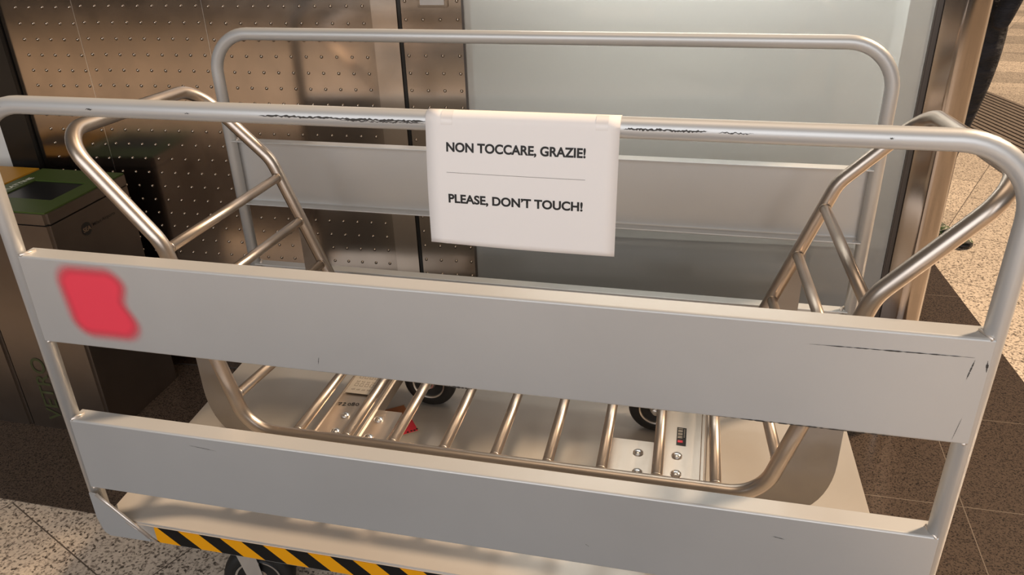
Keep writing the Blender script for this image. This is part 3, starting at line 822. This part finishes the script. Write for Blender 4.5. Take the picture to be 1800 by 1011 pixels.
# ------------------------------------------------------------------ recycling bins
def bin_(label, x0, x1, y0, y1, lid_mat, group):
    r = thing('recycling_bin', label, 'bin', ((x0 + x1) / 2, (y0 + y1) / 2, 0.003), group)
    ox, oy = r.location.x, r.location.y
    X0, X1, Y0, Y1 = x0 - ox, x1 - ox, y0 - oy, y1 - oy
    bm = bmesh.new(); g = .0015
    box(bm, X0 + g, X1 - g, Y0, Y1, 0, .735)
    bmesh.ops.bevel(bm, geom=[e for e in bm.edges if abs(e.verts[0].co.z - e.verts[1].co.z) > .5], offset=.008, segments=4, affect='EDGES')
    bo = flat_edges(link('body', bm, M_BIN, r), 40); bo.data.materials.append(M_EDGE)
    for p in bo.data.polygons:
        if .15 < abs(p.normal.x) < .985 and abs(p.normal.y) > .15: p.material_index = 1
    bm = bmesh.new(); box(bm, X0 + .008, X1 - .008, Y0 + .006, Y1 - .006, .735, .740); link('gap', bm, M_OPEN, r)
    # lid band with the coloured top and an opening
    bm = bmesh.new(); box(bm, X0 + .0005, X1 - .0005, Y0 - .002, Y1 + .002, .740, .772)
    bmesh.ops.bevel(bm, geom=[e for e in bm.edges if abs(e.verts[0].co.z - e.verts[1].co.z) > .02], offset=.01, segments=4, affect='EDGES')
    lid = flat_edges(link('lid', bm, M_BIN, r), 40)
    bm = bmesh.new()
    hx0, hx1, hy0, hy1 = X0 + .085, X1 - .075, Y0 + .085, Y1 - .115
    if x0 > -.9: hx0, hx1, hy0, hy1 = -.775 - ox, -.590 - ox, .700 - oy, .848 - oy
    o_ = [(X0 + .006, Y0 + .004), (X1 - .006, Y0 + .004), (X1 - .006, Y1 - .004), (X0 + .006, Y1 - .004)]
    i_ = [(hx0, hy0), (hx1, hy0), (hx1, hy1), (hx0, hy1)]
    tz = .776
    O = [bm.verts.new((*p, tz)) for p in o_]; I = [bm.verts.new((*p, tz)) for p in i_]; Ob = [bm.verts.new((*p, .772)) for p in o_]; Ib = [bm.verts.new((*p, .7725)) for p in i_]
    for k in range(4):
        j = (k + 1) % 4
        bm.faces.new((O[k], O[j], I[j], I[k])); bm.faces.new((Ob[k], Ob[j], O[j], O[k])); bm.faces.new((I[k], I[j], Ib[j], Ib[k]))
    bmesh.ops.recalc_face_normals(bm, faces=bm.faces[:])
    top = link('lid_top', bm, lid_mat, lid)
    top['label'] = 'green lid surround' if lid_mat is M_GREEN else 'yellow lid surround'
    bm = bmesh.new(); box(bm, hx0, hx1, hy0, hy1, .7722, .7728); link('opening', bm, M_OPEN, lid)
    return r, ox, oy
ra, ox, oy = bin_('steel recycling bin with a green lid top beside the black frame', -.8415, -.5265, .602, .955, M_GREEN, 'steel recycling bins')
rb, ox2, oy2 = bin_('steel recycling bin with a yellow lid top next to the green one', -1.158, -.8435, .602, .955, M_YEL, 'steel recycling bins')
text_mesh('lid_lettering', 'VETRO/LATTINE', M_LIDTXT, ra, (-.792 - ox, .665 - oy, .7765), (.0, 1, 0), (-1, 0, 0), .20, .019, .012)
text_mesh('front_lettering', 'VETRO', M_GRNTXT, ra, (-.712 - ox, .6005 - oy, .035), (0, 0, 1), (-1, 0, 0), .24, .052, .012)
bm = bmesh.new(); lathe(bm, [(.020, 0), (.020, .0006)], (1, 0, 0), (-.5272 - ox, .735 - oy, .675), 28); lg = link('emblem', bm, M_FAINT, ra)
text_mesh('emblem_lettering', 'SEA', M_LOGO, lg, (-.5262 - ox, .719 - oy, .668), (0, 1, 0), (0, 0, 1), .033, .014, .02)
text_mesh('side_lettering', 'Milan Airports', M_FAINT, ra, (-.5258 - ox, .762 - oy, .673), (0, 1, 0), (0, 0, 1), .10, .010, .01)

# ------------------------------------------------------------------ person half hidden behind the post
PR = thing('person', 'person in loose black trousers and camouflage shoes standing beyond the steel post', 'person', (2.33, 2.74, 0))
def skinned(name, verts, edges, radii, material, parent, root_i=0, sub=2):
    me = bpy.data.meshes.new(name); me.from_pydata([Vector(v) for v in verts], edges, [])
    o = bpy.data.objects.new(name, me); COL.objects.link(o); o.parent = parent
    sk = o.modifiers.new('skin', 'SKIN'); sk.use_smooth_shade = True
    for i, r_ in enumerate(radii):
        s = me.skin_vertices[0].data[i]; s.radius = (r_, r_) if not isinstance(r_, tuple) else r_; s.use_root = (i == root_i)
    ss = o.modifiers.new('sub', 'SUBSURF'); ss.levels = sub; ss.render_levels = sub
    bpy.context.view_layer.update()
    m2 = bpy.data.meshes.new_from_object(o.evaluated_get(bpy.context.evaluated_depsgraph_get()))
    o.modifiers.clear(); o.data = m2; m2.name = name; m2.materials.clear(); m2.materials.append(material)
    for p in m2.polygons: p.use_smooth = True
    return o
V = [(-.02, .06, .97), (-.02, .06, 1.12), (-.03, .05, 1.32), (-.03, .05, 1.46), (-.03, .04, 1.54), (-.03, .03, 1.64), (-.03, .03, 1.72),
     (.03, -.02, .93), (.01, -.04, .70), (-.01, -.04, .50), (-.02, .0, .30), (-.01, .01, .11),
     (-.08, .16, .92), (-.10, .17, .70), (-.12, .17, .50), (-.12, .20, .28), (-.12, .21, .11),
     (.06, -.10, 1.43), (.09, -.16, 1.18), (.02, -.22, .98), (-.12, .20, 1.43), (-.15, .26, 1.18), (-.10, .20, .96)]
E = [(0, 1), (1, 2), (2, 3), (3, 4), (4, 5), (5, 6), (0, 7), (7, 8), (8, 9), (9, 10), (10, 11), (0, 12), (12, 13), (13, 14), (14, 15), (15, 16), (3, 17), (17, 18), (18, 19), (3, 20), (20, 21), (21, 22)]
Rr = [.13, .125, .14, .12, .052, .085, .07, .112, .085, .062, .055, .045, .10, .085, .066, .055, .045, .055, .045, .035, .055, .045, .035]
body = skinned('body', V, E, Rr, M_TROU, PR)
hd = bmesh.new(); bmesh.ops.create_uvsphere(hd, u_segments=24, v_segments=16, radius=.092)
for v in hd.verts: v.co.z *= 1.25; v.co.x *= 1.05
hd2 = hd
for v in hd.verts: v.co += Vector((-.03, .02, 1.66))
link('head', hd, M_SKIN, PR, True)
hh = bmesh.new(); bmesh.ops.create_uvsphere(hh, u_segments=24, v_segments=16, radius=.1)
for v in hh.verts: v.co.z = v.co.z * 1.15; 
bmesh.ops.delete(hh, geom=[v for v in hh.verts if v.co.z < -.01], context='VERTS')
for v in hh.verts: v.co += Vector((-.035, .02, 1.685))
link('hair', hh, M_HAIR, PR, True)
def shoe(x, y, ang):
    c, s = math.cos(ang), math.sin(ang)
    # cross sections heel to toe: (t, half width, height, sole lift)
    sec = [(-.075, .026, .085), (-.05, .036, .095), (0, .036, .092), (.05, .037, .078), (.10, .043, .058), (.15, .044, .046), (.185, .034, .036), (.20, .015, .028)]
    for nm, m, lo, hi in (('shoe', M_CAMO, .022, None), ('sole', M_BLACK, 0, .026)):
        bm = bmesh.new(); rings = []
        for (t, w, h) in sec:
            top = h if hi is None else hi; ww = w if hi is None else w + .004
            ring = []
            for k in range(12):
                a = 2 * PI * k / 12; X = math.cos(a) * ww; Zc = (lo + top) / 2; Z = Zc + math.sin(a) * (top - lo) / 2 * (1 if hi is None else .98)
                if hi is not None: X = max(-ww, min(ww, X * 1.35)); 
                ring.append(bm.verts.new((x + t * c - X * s, y + t * s + X * c, max(.001, Z))))
            rings.append(ring)
        for A, B in zip(rings, rings[1:]):
            for k in range(12): bm.faces.new((A[k], A[(k + 1) % 12], B[(k + 1) % 12], B[k]))
        bm.faces.new(rings[0]); bm.faces.new(rings[-1]); bmesh.ops.recalc_face_normals(bm, faces=bm.faces[:])
        if nm == 'shoe': par = link(nm, bm, m, PR, True)
        else: link(nm, bm, m, par, True)
shoe(.0, .0, math.radians(-38)); shoe(-.12, .21, math.radians(-30))
